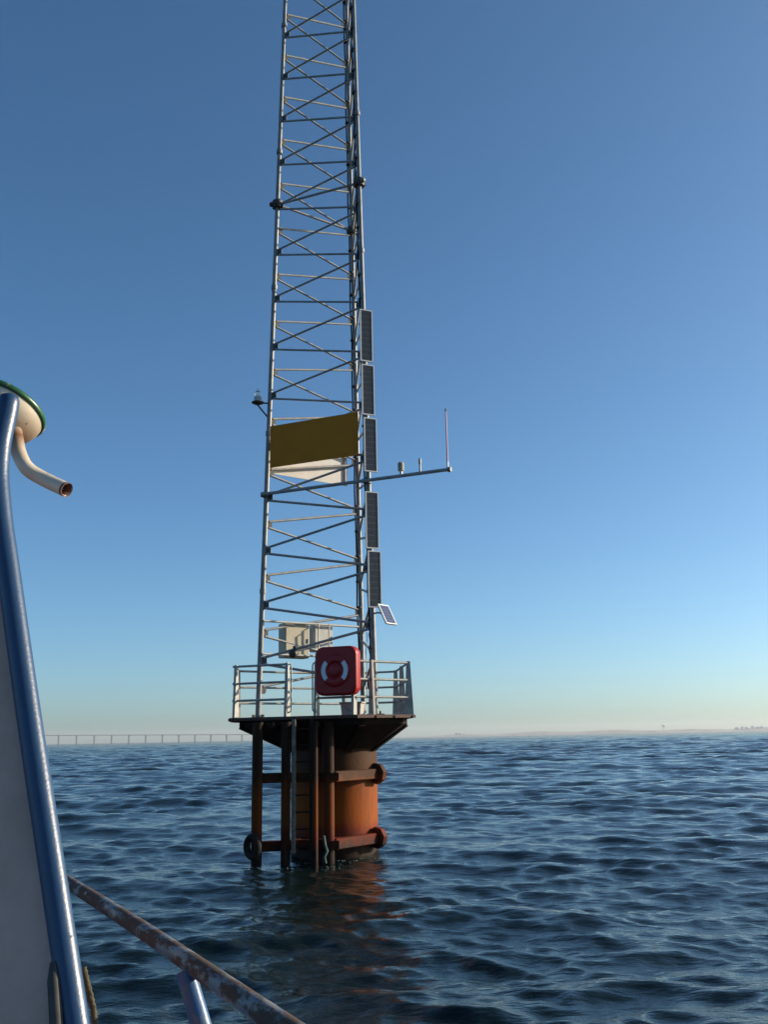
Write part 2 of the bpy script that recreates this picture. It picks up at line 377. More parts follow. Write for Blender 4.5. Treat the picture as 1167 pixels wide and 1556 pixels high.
for q in range(8):                            # brackets from the pile out to the deck
    t = TH + R(14) + q * math.pi / 4; u = Vector((math.cos(t), math.sin(t), 0)); c0 = Vector((CX + 0.03, CY, 0))
    # distance to the deck edge along u
    far = 9
    for i in range(6):
        a, b = corners[i], corners[(i + 1) % 6]; d = (b - a).normalized(); nn = Vector((d.y, -d.x, 0))
        if u.dot(nn) > 1e-3: far = min(far, (a - c0).dot(nn) / u.dot(nn))
    far = min(far - 0.06, 1.95); zt = ZP - 0.064
    poly = [c0 + u * (PR - 0.02) + Vector((0, 0, zt)), c0 + u * far + Vector((0, 0, zt)), c0 + u * far + Vector((0, 0, zt - 0.13)), c0 + u * (PR + 0.02) + Vector((0, 0, 1.93)), c0 + u * (PR - 0.02) + Vector((0, 0, 1.93))]
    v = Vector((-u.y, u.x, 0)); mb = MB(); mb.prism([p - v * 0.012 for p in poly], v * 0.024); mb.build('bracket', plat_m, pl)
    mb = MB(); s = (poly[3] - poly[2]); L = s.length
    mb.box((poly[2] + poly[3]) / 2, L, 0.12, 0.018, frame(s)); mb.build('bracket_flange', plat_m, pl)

mb = MB(); v = []; f = []; NF = 48; c0 = Vector((CX + 0.03, CY, 0))     # plated funnel under the deck
for q in range(NF):
    t = 2 * math.pi * q / NF; u = Vector((math.cos(t), math.sin(t), 0)); far_ = 9
    for i in range(6):
        a, b = corners[i], corners[(i + 1) % 6]; d = (b - a).normalized(); nn = Vector((d.y, -d.x, 0))
        if u.dot(nn) > 1e-3: far_ = min(far_, (a - c0).dot(nn) / u.dot(nn))
    far_ = min(far_ - 0.1, 1.86)
    v += [c0 + u * far_ + Vector((0, 0, ZP - 0.064)), c0 + u * far_ + Vector((0, 0, ZP - 0.16)), c0 + u * (PR + 0.015) + Vector((0, 0, 1.97))]
for q in range(NF):
    e = (q + 1) % NF; f += [(3 * q, 3 * e, 3 * e + 1, 3 * q + 1), (3 * q + 1, 3 * e + 1, 3 * e + 2, 3 * q + 2)]
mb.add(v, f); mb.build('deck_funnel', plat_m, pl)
def wl(px, py): return atz(px, py, 0)
posts = [(389, 1314, 0.098, -3), (433.5, 1312, 0.088, -3), (478, 1312, 0.062, -3), (499.5, 1309, 0.108, -3)]
PP = []
for px, py, r, zb in posts:
    p = wl(px, py)
    PP.append(p)
    mb = MB(); mb.tube([(p.x, p.y, zb), (p.x, p.y, 0), (p.x, p.y, 1.3), (p.x, p.y, ZP - 0.1)], r, 20)
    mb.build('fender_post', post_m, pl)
    mb = MB(); mb.tube([(p.x, p.y, ZP - 0.15), (p.x, p.y, ZP - 0.098)], r + 0.012, 20); mb.build('post_cap', post_m, pl)
    mb = MB(); mb.box(((p.x + CX) / 2 * 0.35 + p.x * 0.65, p.y + 0.35, ZP - 0.16), 0.10, 0.72, 0.10, frame((1, 0, 0))); mb.build('post_tie', plat_m, pl)
zl = at(506, 1283, PP[3].y).z; zu = at(508, 1180, PP[3].y).z
for z, (px, py) in ((zl, (572, 1273)), (zu, (571, 1175.5))):
    a = Vector((PP[3].x + 0.08, PP[3].y, z)); b = atz(px, py, z); b.y = min(b.y, 19.9); b.x = at(px, py, b.y).x
    d = b - a; d.z = 0; M = frame(d)
    mb = MB(); mb.box((a + b) / 2, d.length, 0.16, 0.19, M, bev=0.012); mb.build('fender_beam', beam_m, pl)
    u = d.normalized(); prof = [(0.07, -0.03), (0.16, -0.03), (0.205, 0.0), (0.205, 0.11), (0.16, 0.14), (0.0, 0.14)]
    mb = MB(); mb.lathe(b - u * 0.02, prof, u, 8, False); mb.build('beam_end_flange', beam_m, pl)
    a = Vector((PP[0].x - 0.02, PP[0].y + 0.12, z)); b = Vector((PP[3].x, PP[3].y + 0.14, z)); d = b - a
    mb = MB(); mb.box((a + b) / 2, d.length, 0.15, 0.18, frame(d), bev=0.012); mb.build('fender_beam', post_m, pl)
    for x in (-1.75, -1.0):
        mb = MB(); mb.box((x, 18.85, z), 0.14, 0.95, 0.14); mb.build('pile_strut', post_m, pl)

# ladder between the two inner posts
lad = thing('boarding_ladder', (-1.6, 18.3, 0), 'rusty steel boarding ladder running from the water up to the deck opening', 'ladder')
la = at(446, 1180, 18.22); lb = at(473, 1180, 18.22)
for p, r in ((la, 0.042), (lb, 0.03)):
    mb = MB(); mb.box((p.x, p.y, 1.36), 0.075, 0.05, 2.36, bev=0.008); mb.build('stringer', ladder_m if p is la else plat_m, lad)
for k in range(8):
    z = 0.30 + k * 0.295; mb = MB(); mb.tube([(la.x, 18.22, z), (lb.x, 18.22, z)], 0.014, 8); mb.build('rung', plat_m, lad)

# old tyre hung as a fender on the outer post, and a rope
def torus(o, R_, r_, nrm, n=28, k=12, oct_=False):
    q = Vector((0, 0, 1)).rotation_difference(Vector(nrm).normalized()).to_matrix(); mb = MB(); v = []; f = []
    for i in range(n):
        a = 2 * math.pi * i / n
        for j in range(k):
            b = 2 * math.pi * j / k; v.append(Vector(o) + q @ Vector(((R_ + r_ * math.cos(b)) * math.cos(a), (R_ + r_ * math.cos(b)) * math.sin(a), 1.25 * r_ * math.sin(b))))
    for i in range(n):
        for j in range(k): f.append((i * k + j, ((i + 1) % n) * k + j, ((i + 1) % n) * k + (j + 1) % k, i * k + (j + 1) % k))
    return mb.add(v, f, True)
ty = torus(at(383.5, 1287, 18.06), 0.175, 0.055, (-0.72, -0.69, 0.0)).build('tyre_fender', black_r)
tag(ty, 'black ring-shaped tyre fender hanging low on the outermost fender post', 'tyre')
pts = [at(x, y, 18.33) for x, y in ((492, 1270), (494, 1284), (497, 1293), (493, 1302), (495, 1312))]
tag(MB().tube(pts, [0.02, 0.024, 0.03, 0.022, 0.02], 8).build('mooring_rope', rope_g), 'short greenish rope end dangling between the fender posts at the waterline', 'rope')

# white flecks of froth round the posts, put in for glints on the water
def foam_glints():
    mb = MB(); g = random.Random(5)
    spots = [(p.x, p.y, 0.16) for p in PP] + [(CX + 0.03, CY, PR + 0.06)]
    for q in range(190):
        x, y, r_ = spots[g.randrange(4)] if q < 120 else spots[4]
        a = g.uniform(0, 6.283); rr_ = r_ + abs(g.gauss(0, 0.28)); x += rr_ * math.cos(a) * 1.3; y += rr_ * math.sin(a)
        z = SEA_NEAR[np.argmin((SEA_NEAR[:, 0] - x) ** 2 + (SEA_NEAR[:, 1] - y) ** 2), 2]
        sz = g.uniform(0.004, 0.014); n_ = 7
        ring = [Vector((x + sz * g.uniform(0.6, 1.9) * math.cos(2 * math.pi * k / n_), y + sz * g.uniform(0.5, 1.2) * math.sin(2 * math.pi * k / n_), z)) for k in range(n_)]
        mb.add(ring + [Vector((x, y, z + sz * 0.55))], [(k, (k + 1) % n_, n_) for k in range(n_)], True)
    o = mb.build('foam_glints', mat('foam_glint_white', (0.34, 0.35, 0.35), 0.6)); o['kind'] = 'stuff'; o['label'] = 'small white flecks of froth and painted glints round the fender posts'
foam_glints()

# ------------------------------------------------------------------ lattice mast
tw = thing('lattice_mast', (CX, CY, ZP), 'tall three-legged galvanised lattice mast rising from the deck out of the picture', 'mast')
ZT = 24.5
for i in range(3):
    mb = MB(); mb.tube([leg(i, ZP + 0.03), leg(i, 10), leg(i, 17), leg(i, ZT)], [0.058, 0.052, 0.046, 0.042], 14); mb.build('leg', galv, tw)
    mb = MB(); mb.box(leg(i, ZP + 0.012), 0.34, 0.34, 0.03, frame((leg(i, 0) - AX) * Vector((1, 1, 0)) if False else (1, 0, 0))); mb.build('base_plate', dark_iron, tw)
    for a in range(4):
        p = leg(i, ZP + 0.045); mb = MB(); mb.tube([p + Vector((0.13 * math.cos(a * 1.571 + 0.785), 0.13 * math.sin(a * 1.571 + 0.785), -0.02)), p + Vector((0.13 * math.cos(a * 1.571 + 0.785), 0.13 * math.sin(a * 1.571 + 0.785), 0.035))], 0.022, 6); mb.build('anchor_bolt', dark_iron, tw)
    z = 5.2 + i * 0.4
    while z < ZT:                                # bolted joint sleeves
        mb = MB(); mb.tube([leg(i, z - 0.05), leg(i, z + 0.05)], 0.068, 12); mb.build('leg_joint', galv, tw); z += 3.45
nb = int((ZT - ZP) / BAY)
def gusset(i, j, z):
    d = (leg(j, z) - leg(i, z)).normalized(); n = face_n(i, j); p = leg(i, z) + d * 0.085
    poly = [(-0.05, -0.085), (0.045, -0.085), (0.075, -0.04), (0.075, 0.04), (0.045, 0.085), (-0.05, 0.085)]
    mb = MB(); mb.prism([p + d * a + Vector((0, 0, b)) - n * 0.006 for a, b in poly], n * 0.012); mb.build('gusset_plate', plate, tw)
def brace(i, za, j, zb):
    a, b = leg(i, za), leg(j, zb); d = (b - a).normalized(); a = a + d * 0.085; b = b - d * 0.085
    r = 0.027 if za < 9 else 0.024
    MB().tube([a, b], r, 8).build('brace', galv_d, tw)
# faces: (leg i, node offset on i, leg j, node offset on j): offsets in bays
for i, oi, j, oj in ((LEG_L, 0.0, LEG_R, -0.5), (LEG_L, 0.5, LEG_B, 1.0), (LEG_R, 0.0, LEG_B, 0.5)):
    for k in range(-6, 16):
        za, zb = Z0 - BAY * (k - oi), Z0 - BAY * (k - oj)
        if za > ZP + 0.12 and za < ZT - .1:
            gusset(i, j, za)
        if zb > ZP + 0.12 and zb < ZT - .1:
            gusset(j, i, zb)
        o = 0.05
        if za > ZP + 0.12 and za < ZT and zb > ZP + 0.12 and zb < ZT:
            s = -o if zb < za else o
            brace(i, za + s, j, zb - s)
        zn = zb + BAY if oj < oi else zb - BAY      # second member of the zigzag
        if za > ZP + 0.12 and za < ZT and zn > ZP + 0.12 and zn < ZT:
            s = o if zn > za else -o
            brace(i, za + s, j, zn - s)
# ring of clamps with cross ties
ZC = 2.18 + (15.53 - 2.2) * 0.9
for i in range(3):
    j = (i + 1) % 3; a, b = leg(i, ZC), leg(j, ZC); d = (b - a).normalized()
    MB().tube([a + d * 0.06, b - d * 0.06], 0.028, 8).build('ring_tie', galv_d, tw)
    u = (a - AX) * Vector((1, 1, 0)); u.normalize(); v = Vector((-u.y, u.x, 0))
    mb = MB(); mb.tube([a - Vector((0, 0, .085)), a + Vector((0, 0, .085))], 0.12, 10); mb.build('clamp', dark_iron, tw)
    for s in (-1, 1):
        mb = MB(); mb.box(a + u * 0.02 + v * s * 0.11, 0.10, 0.05, 0.10, frame(u)); mb.build('clamp_lug', dark_iron, tw)
    mb = MB(); mb.lathe(a + u * 0.13, [(0.0, -0.05), (0.05, -0.045), (0.06, 0.0), (0.05, 0.045), (0.0, 0.06)], u, 10); mb.build('clamp_eye', galv if i == 1 else dark_iron, tw)

# cable run strapped along the rear leg and one along the front leg
for i, off in ((LEG_B, Vector((-0.075, -0.03, 0))), (LEG_R, Vector((-0.07, 0.03, 0)))):
    MB().tube([leg(i, 3.2 + q * 0.9) + off + Vector((0.012 * math.sin(q * 2.3), 0, 0)) for q in range(24)], 0.017, 8).build('cable_run', black_r, tw)
    for q in range(36):
        z = 3.3 + q * 0.575; MB().tube([leg(i, z - 0.02) + off * 0.5, leg(i, z + 0.02) + off * 0.5], 0.068, 8).build('cable_strap', dark_iron, tw)

# ------------------------------------------------------------------ boards on the mast
def board(name, i, j, t0, t1, zb, zt, off, thick, material, label, cat):
    n = face_n(i, j); zm = (zb + zt) / 2; a, b = leg(i, zm), leg(j, zm)
    p0, p1 = a.lerp(b, t0) + n * off, a.lerp(b, t1) + n * off; p0.z = p1.z = zm
    root = thing(name, ((p0 + p1) / 2) - Vector((0, 0, (zt - zb) / 2)), label, cat)
    mb = MB(); mb.box((p0 + p1) / 2, (p1 - p0).length, thick, zt - zb, frame(p1 - p0), bev=0.004 if thick > 0.01 else 0); mb.build('panel', material, root)
    for t in (0.0, 1.0):
        p = p0.lerp(p1, 0.03 + 0.94 * t) - n * (thick / 2 + 0.02 if off > 0 else -(thick / 2 + 0.02))
        mb = MB(); mb.box(p, 0.04, 0.035, (zt - zb) * 0.92, frame(p1 - p0)); mb.build('mounting_rail', galv_d, root)
        for zz in (-0.4, 0, 0.4):
            q = p0.lerp(p1, 0.03 + 0.94 * t) + Vector((0, 0, zz * (zt - zb))) + n * (thick / 2 if off > 0.095 else -thick / 2)
            MB().tube([q - n * 0.004, q + n * (0.008 if off > 0.095 else -0.008)], 0.011, 6).build('bolt', dark_iron, root)
    return root
nLR = face_n(0, 1)
zt_, zb_ = leg_z(0, 649, nLR * 0.1), leg_z(0, 712, nLR * 0.1)
board('sign_board', 0, 1, 0.045, 0.935, zb_, zt_, 0.10, 0.02, brown, 'plain brown rectangular board across the mast face beside the solar panels', 'sign board')
board('backing_board', 0, 2, 0.03, 0.90, zb_ - 0.05, zt_ - 0.02, 0.09, 0.012, white_b, 'sunlit white board on the rear mast face, showing below the brown board', 'board')

# ------------------------------------------------------------------ solar panels on the right leg
def solar(corner_tl, corner_bl, n, wdt, blue=False, label='', group=None, pole=True):
    n = Vector(n).normalized(); w = Vector((-n.y, n.x, 0)).normalized()
    if w.x < 0: w = -w
    s = n.cross(w).normalized()
    if s.z < 0: s = -s
    h = (corner_tl - corner_bl).length
    c = corner_tl + w * wdt / 2 - s * h / 2
    M = Matrix((w, -n, s)).transposed()
    root = thing('solar_panel', c - s * h / 2, label, 'solar panel', group)
    t = 0.022
    for (cx, cz, sx, sz) in ((0, h / 2 - t / 2, wdt, t), (0, -h / 2 + t / 2, wdt, t), (-wdt / 2 + t / 2, 0, t, h - 2 * t), (wdt / 2 - t / 2, 0, t, h - 2 * t)):
        MB().box(c + w * cx + s * cz, sx, 0.035, sz, M).build('frame', alu, root)
    MB().box(c, wdt - 2 * t, 0.012, h - 2 * t, M).build('backing_sheet', sheet_m, root)
    nx, nz = (4, 9) if not blue else (4, 6); iw, ih = (wdt - 2 * t - 0.012) / nx, (h - 2 * t - 0.012) / nz
    cm = None
    for a in range(nx):
        for b in range(nz):
            p = c + w * (-(nx - 1) / 2 + a) * iw + s * (-(nz - 1) / 2 + b) * ih + n * 0.0075
            o = None
            if cm is None:
                x, z = iw * 0.44, ih * 0.45; k = 0.25
                pts = [(-x, -z * (1 - k)), (-x * (1 - k), -z), (x * (1 - k), -z), (x, -z * (1 - k)), (x, z * (1 - k)), (x * (1 - k), z), (-x * (1 - k), z), (-x, z * (1 - k))]
                mb = MB(); mb.prism([w * q[0] + s * q[1] for q in pts], n * 0.003)
                o = mb.build('cell', cell_b if blue else cell_m, root); cm = o.data
            else:
                o = bpy.data.objects.new('cell', cm); COL.objects.link(o); o.parent = root; o.matrix_parent_inverse = WM[root.name].inverted()
            o.location = p
    return root, c, M, h
nP = (0.41, -0.91, 0)
GRP = 'solar panels in a column on the mast leg'
defs = [((546.5, 469.5), 548, 'topmost'), ((549.0, 553), 629.5, 'second from the top'), ((552.5, 634), 716, 'third from the top'),
        ((554.7, 746.4), 833, 'just under the instrument boom'), ((558.5, 836.5), 923, 'lowest upright one')]
offY = -0.22
for (px, py), pyb, what in defs:
    zt2 = leg_z(1, py); Y = leg(1, zt2).y + offY
    tl = at(px, py, Y); bl = at(px + (pyb - py) * 0.022, pyb, Y); bl.x = tl.x; bl.y = tl.y
    root, c, M, h = solar(tl, bl, nP, 0.285, False, 'narrow upright white-framed solar panel on the mast leg, ' + what, GRP)
    for q in (-0.33, 0.33):                       # bracket back to the leg
        p = c + Vector((0, 0, q * h)); l = leg(1, p.z)
        MB().box(p.lerp(l, 0.5) + Vector((0, 0, 0)), (p - l).length, 0.03, 0.04, frame(p - l)).build('bracket', galv_d, root)
tl = at(573.5, 918, 18.45); nS = Vector((0.72, -0.52, 0.45)).normalized()
w = Vector((-nS.y, nS.x, 0)).normalized(); s = nS.cross(w); s = s if s.z > 0 else -s
root, c, M, h = solar(tl, tl - s * 0.44, nS, 0.34, True, 'small tilted blue solar panel sticking out below the column of upright panels')
l = leg(1, c.z + 0.06); MB().tube([c - nS * 0.01, c.lerp(l, 0.6) + Vector((0, 0, 0.03)), l], 0.018, 8).build('bracket', galv_d, root)
mb = MB(); mb.box(c - nS * 0.05, 0.1, 0.06, 0.12, M); mb.build('junction_box', dark_iron, root)

# ------------------------------------------------------------------ instrument boom and what it carries
oB = nLR * 0.13
zb = leg_z(0, 751, oB); A = leg(0, zb) + oB; Bq = leg(1, zb) + oB; d = (Bq - A); d.z = 0; d.normalize()
def boom_at(px):
    lo, hi = -1.0, 6.0
    for _ in range(40):
        mm = (lo + hi) / 2
        if proj(A + d * mm)[0] < px: lo = mm
        else: hi = mm
    return A + d * lo
E0, E1 = boom_at(397), boom_at(684)
bo = thing('instrument_boom', A, 'long horizontal steel tube clamped across the mast below the brown board, reaching out sideways', 'boom')
MB().tube([E0, E1], 0.036, 12).build('tube', galv_d, bo)
for p in (A, Bq):
    MB().box(p - nLR * 0.06, 0.14, 0.14, 0.10, frame(d), bev=0.01).build('clamp', plate, bo)
MB().tube([E1 - d * 0.045, E1 + d * 0.02], 0.052, 10).build('end_clamp', galv, bo)
p = boom_at(680.5); zt3 = at(678, 621, p.y).z
an = thing('whip_antenna', p, 'thin pink and white whip antenna standing at the tip of the boom', 'antenna')
MB().tube([p - Vector((0, 0, .03)), p + Vector((0, 0, 0.16))], 0.02, 10).build('base', alu, an)
MB().tube([p + Vector((0, 0, 0.16)), Vector((p.x, p.y, zt3 - 0.06))], [0.015, 0.012], 8).build('rod', pink, an)
MB().tube([Vector((p.x, p.y, zt3 - 0.06)), Vector((p.x, p.y, zt3))], 0.016, 8).build('tip', dark_iron, an)
p = boom_at(609.5)
ra = thing('radiation_shield', p, 'cream cylindrical sensor shield mounted on the boom nearest the solar panels', 'sensor')
MB().tube([p, p + Vector((0, 0, 0.1))], 0.03, 8).build('foot', alu, ra)
for k in range(5):
    z0 = 0.10 + k * 0.032; MB().lathe(p, [(0.03, z0), (0.066, z0 + 0.004), (0.060, z0 + 0.026), (0.03, z0 + 0.031)], n=16).build('shield_plate', cream, ra)
MB().lathe(p, [(0.06, 0.26), (0.05, 0.278), (0.0, 0.285)], n=16).build('cap', cream, ra)
p = boom_at(638.5)
hu = thing('humidity_probe', p, 'slim white probe with grey filter tip on the boom beside the antenna', 'sensor')
MB().tube([p, p + Vector((0, 0, 0.19))], [0.024, 0.02], 10).build('body', white_p, hu)
MB().tube([p + Vector((0, 0, 0.19)), p + Vector((0, 0, 0.30))], [0.03, 0.026], 10).build('filter_cap', grey_p, hu)

# ------------------------------------------------------------------ beacon on the left leg
Yb = leg(0, 9).y - 0.05; p = at(391.5, 612, Yb)
be = thing('beacon_lantern', p, 'small glass beacon lantern on a dark round bracket beside the mast', 'lantern')
MB().lathe(p, [(0.0, -0.03), (0.08, -0.03), (0.135, -0.005), (0.135, 0.012), (0.0, 0.012)], n=24).build('tray', dark_iron, be)
MB().lathe(p, [(0.075, 0.012), (0.08, 0.03), (0.085, 0.12), (0.0, 0.125)], n=20).build('base', white_p, be)
MB().lathe(p, [(0.06, 0.125), (0.072, 0.15), (0.066, 0.22), (0.05, 0.26), (0.0, 0.275)], n=20).build('lens', glassm, be)
MB().tube([p + Vector((0, 0, 0.275)), p + Vector((0, 0, 0.33))], 0.012, 6).build('spike', alu, be)
q = leg(0, leg_z(0, 637)); MB().tube([p - Vector((0.02, 0, 0.03)), q], 0.018, 8).build('strut', dark_iron, be)
q = leg(0, p.z); MB().tube([p, q], 0.018, 8).build('arm', dark_iron, be)

# ------------------------------------------------------------------ cabinets behind, inside the mast
def face_frame(i, j): d = leg(j, 4) - leg(i, 4); d.z = 0; return d.normalized(), face_n(i, j)
dLB, nLB = face_frame(0, 2)
Mlb = frame(dLB)
def cab(px0, px1, pyt, pyb, depth, Y, material, name, label, cat):
    c = at((px0 + px1) / 2, (pyt + pyb) / 2, Y); zt4 = at(px0, pyt, Y).z; zb4 = at(px0, pyb, Y).z
    wd = (at(px1, pyt, Y).x - at(px0, pyt, Y).x) / dLB.x
    root = thing(name, Vector((c.x, c.y, zb4)), label, cat)
    c = Vector((c.x, c.y, (zt4 + zb4) / 2)) + nLB * (depth / 2)
    MB().box(c, wd, depth, zt4 - zb4, Mlb, bev=0.012).build('case', material, root)
    MB().box(c - nLB * (depth / 2 + 0.008), wd * 0.93, 0.016, (zt4 - zb4) * 0.94, Mlb, bev=0.006).build('door', material, root)
    MB().box(c - nLB * (depth / 2 + 0.022) + dLB * wd * 0.4, 0.02, 0.02, 0.09, Mlb).build('latch', dark_iron, root)
    return c
c = cab(434, 469, 948, 1000, 0.27, 20.35, beige, 'equipment_cabinet', 'beige equipment cabinet hung inside the lattice above the railing', 'cabinet')
c2 = cab(478, 505, 950, 991, 0.2, 20.75, white_p, 'junction_cabinet', 'smaller white cabinet with pipes hung beside the beige one', 'cabinet')
for i, (yy, ta, tb) in enumerate(((944, 0.0, 0.95), (994, 0.0, 0.62))):
    z = leg_z(0, yy); a, b = leg(0, z), leg(2, z); n_ = nLB * -0.07
    o = MB().tube([a.lerp(b, ta) + n_, a.lerp(b, tb) + n_], 0.024, 8).build('cabinet_pipe', white_p)
    tag(o, ('pale horizontal pipe that the cabinets hang from' if i == 0 else 'pale pipe running under the beige cabinet'), 'pipe')
cd_ = thing('conduit', c2 + Vector((-0.1, -0.15, -0.4)), 'pair of upright grey conduits in front of the white cabinet', 'conduit')
for px in (484, 500):
    MB().tube([at(px, 949, 20.55), at(px, 951, 20.5), at(px, 1000, 20.5), at(px, 1040, 20.5)], 0.014, 8).build('pipe', cream, cd_)
p = at(447, 993, 19.35)
fl = thing('floodlight', p, 'small dark round device clamped to a brace in front of the beige cabinet', 'light')
MB().lathe(p, [(0.0, -0.1), (0.05, -0.1), (0.06, -0.02), (0.085, 0.05), (0.085, 0.07), (0.0, 0.06)], (-0.5, -0.8, -0.2), 14).build('housing', dark_iron, fl)
MB().box(p + Vector((0, 0.02, 0.09)), 0.06, 0.06, 0.12).build('clamp', dark_iron, fl)
for k, (px, ya, yb_) in enumerate(((557, 960, 1062), (561.5, 952, 1005))):
    pts = [at(px + 1.2 * math.sin(q * 1.7 + k), ya + (yb_ - ya) * q / 9, 18.95) for q in range(10)]
    o = MB().tube(pts, 0.009, 6).build('hanging_cable', dark_iron if k else white_p)
    tag(o, 'thin dark cable hanging down from the small tilted solar panel' if k else 'thin pale cable dangling beside the red lifebuoy box', 'cable')

# ------------------------------------------------------------------ railing
ra_ = thing('deck_railing', (CX, CY, ZP), 'pale three-bar railing with flat tapered posts round the deck, open at the ladder', 'railing')
ZR = [3.60, 3.265, 2.935]
inn = [AX + (c - AX) * 0.972 for c in corners]
def rail_post(p, d):
    n = Vector((d.y, -d.x, 0)); mb = MB()
    t = 0.026; prof = [(-0.085, ZP + 0.01), (0.085, ZP + 0.01), (0.085 * 0.98, ZP + 0.05), (0.035, ZR[0] + 0.03), (-0.035, ZR[0] + 0.03), (-0.085 * 0.98, ZP + 0.05)]
    mb.prism([p + n * a + Vector((0, 0, z)) - d * t for a, z in prof], d * (2 * t)); mb.build('post', rail_m, ra_)
def edge_dir(a, b): d = b - a; d.z = 0; return d.normalized()
def rails(path):
    for z in ZR: MB().tube([Vector((p.x, p.y, z)) for p in path], 0.023, 8).build('rail', rail_m, ra_)
L0, L1, R0, R1, B0, B1 = inn           # order: corner pairs round the deck
dF = edge_dir(L1, R0)
def on_front(px):
    lo, hi = 0.0, 1.0
    for _ in range(40):
        mm = (lo + hi) / 2; p = L1.lerp(R0, mm)
        if proj((p.x, p.y, ZP))[0] < px: lo = mm
        else: hi = mm
    return L1.lerp(R0, lo)
g0, g1 = on_front(436), on_front(481)
rails([L1 - dF * 0.06, g0 + dF * 0.02]); rails([g1 - dF * 0.02, R0]); rails([R0, R1])
rails([R1, B0]); rails([B0, B1]); rails([B1, L0]); rails([L0, L1])
for p, dd in ((L1 + dF * 0.01, dF), (g0, dF), (g1, dF), (R0 - dF * 0.03, dF), (R0.lerp(R1, 0.3), edge_dir(R0, R1)), (R1, edge_dir(R1, B0)),
              (R1.lerp(B0, 0.5), edge_dir(R1, B0)), (B0, edge_dir(R1, B0)), (B1, edge_dir(B1, L0)), (B1.lerp(L0, 0.56), edge_dir(B1, L0)), (L0, edge_dir(B1, L0))):
    rail_post(p, dd)
for g, s in ((g0, 1), (g1, -1)):                 # rounded hand loops at the ladder opening
    pts = [g + Vector((0, 0, ZR[0]))] + [g + dF * s * a + Vector((0, 0, z)) for a, z in ((0.04, 3.6), (0.075, 3.585), (0.085, 3.54), (0.085, 2.74), (0.075, 2.70), (0.04, 2.685))] + [g + Vector((0, 0, 2.685))]
    MB().tube(pts, 0.014, 8).build('hand_loop', rail_m, ra_)

# ------------------------------------------------------------------ lifebuoy box on the front rail
def rr(hx, hz, r, n=7):
    pts = []
    for cx, cz, a0 in ((hx - r, hz - r, 0), (-hx + r, hz - r, 90), (-hx + r, -hz + r, 180), (hx - r, -hz + r, 270)):
        for k in range(n + 1):
            a = R(a0 + 90 * k / n); pts.append((cx + r * math.cos(a), cz + r * math.sin(a)))
    return pts
nb_ = Vector((dF.y, -dF.x, 0)).normalized(); nb_ = nb_ if nb_.y < 0 else -nb_
base = on_front(517); c = base + nb_ * 0.10; c.z = at(517, 1019.5, c.y).z
lbx = thing('lifebuoy_box', c - Vector((0, 0, 0.44)), 'red rounded lifebuoy box with two white curved stripes, hung on the deck railing', 'lifebuoy box')
dX = dF
def P3(a, z, o): return c + dX * a + Vector((0, 0, z)) + nb_ * o
hx, hz = 0.43, 0.455
mb = MB(); layers = [(0.985, -0.10), (1.0, -0.08), (1.0, 0.07), (0.985, 0.10), (0.95, 0.118), (0.90, 0.124)]
v = []; N = len(rr(hx, hz, 0.16))
for k, o in layers: v += [P3(a * k, z * k, o) for a, z in rr(hx, hz, 0.16)]
f = [(i * N + j, i * N + (j + 1) % N, i * N + N + (j + 1) % N, i * N + N + j) for i in range(len(layers) - 1) for j in range(N)]
mb.add(v, f, True); mb.f += [tuple(range(N))[::-1], tuple(range((len(layers) - 1) * N, len(layers) * N))]; mb.sm += [False, False]
mb.build('case', red, lbx)
MB().lathe(c + nb_ * 0.122, [(0.31, 0.0), (0.295, 0.018), (0.265, 0.024), (0.255, 0.026), (0.20, 0.03), (0.155, 0.024), (0.15, 0.006), (0.135, 0.004), (0.11, 0.024), (0.06, 0.034), (0.0, 0.036)], nb_, 48).build('moulded_ring', red, lbx)
for s in (1, -1):                                # curved white stripes on the ring
    mb = MB(); v = []; n_ = 12
    for k in range(n_ + 1):
        a = R(-43 + 86 * k / n_) if s > 0 else R(137 + 86 * k / n_)
        v += [P3(r_ * math.cos(a), r_ * math.sin(a), o_) for r_ in (0.188, 0.272) for o_ in (0.13, 0.157)]
    mb.add(v, [q for k in range(n_) for q in ((4*k, 4*k+1, 4*k+5, 4*k+4), (4*k+1, 4*k+3, 4*k+7, 4*k+5), (4*k+3, 4*k+2, 4*k+6, 4*k+7))])
    mb.add([v[0], v[1], v[3], v[2], v[-4], v[-3], v[-1], v[-2]], [(0, 1, 2, 3), (4, 5, 6, 7)])
    top_ = mb.build('white_stripe', refl, lbx)
for s in (-1, 1):
    MB().box(c - nb_ * 0.11 + Vector((0, 0, 0.25 * s)), 0.5, 0.03, 0.05, frame(dX)).build('back_bracket', galv_d, lbx)

# tub on the deck
p = at(536, 1091, 19.0); p.z = ZP
tb_ = thing('plastic_tub', p, 'pale grey lidded tub standing on the deck under the red box', 'tub')
hh = 0.24; Mt = frame((0.97, -0.2, 0))
MB().box(p + Vector((0, 0, hh / 2)), 0.36, 0.30, hh, Mt, top=1.12).build('body', grey_p, tb_)
MB().box(p + Vector((0, 0, hh + 0.012)), 0.45, 0.37, 0.03, Mt, bev=0.008).build('lid', grey_p, tb_)
hd = [p + Mt @ Vector((a, -0.19, z)) for a, z in ((-0.12, 0.2), (-0.06, 0.12), (0.0, 0.09), (0.06, 0.12), (0.12, 0.2))]
MB().tube(hd, 0.007, 6).build('handle', galv, tb_)

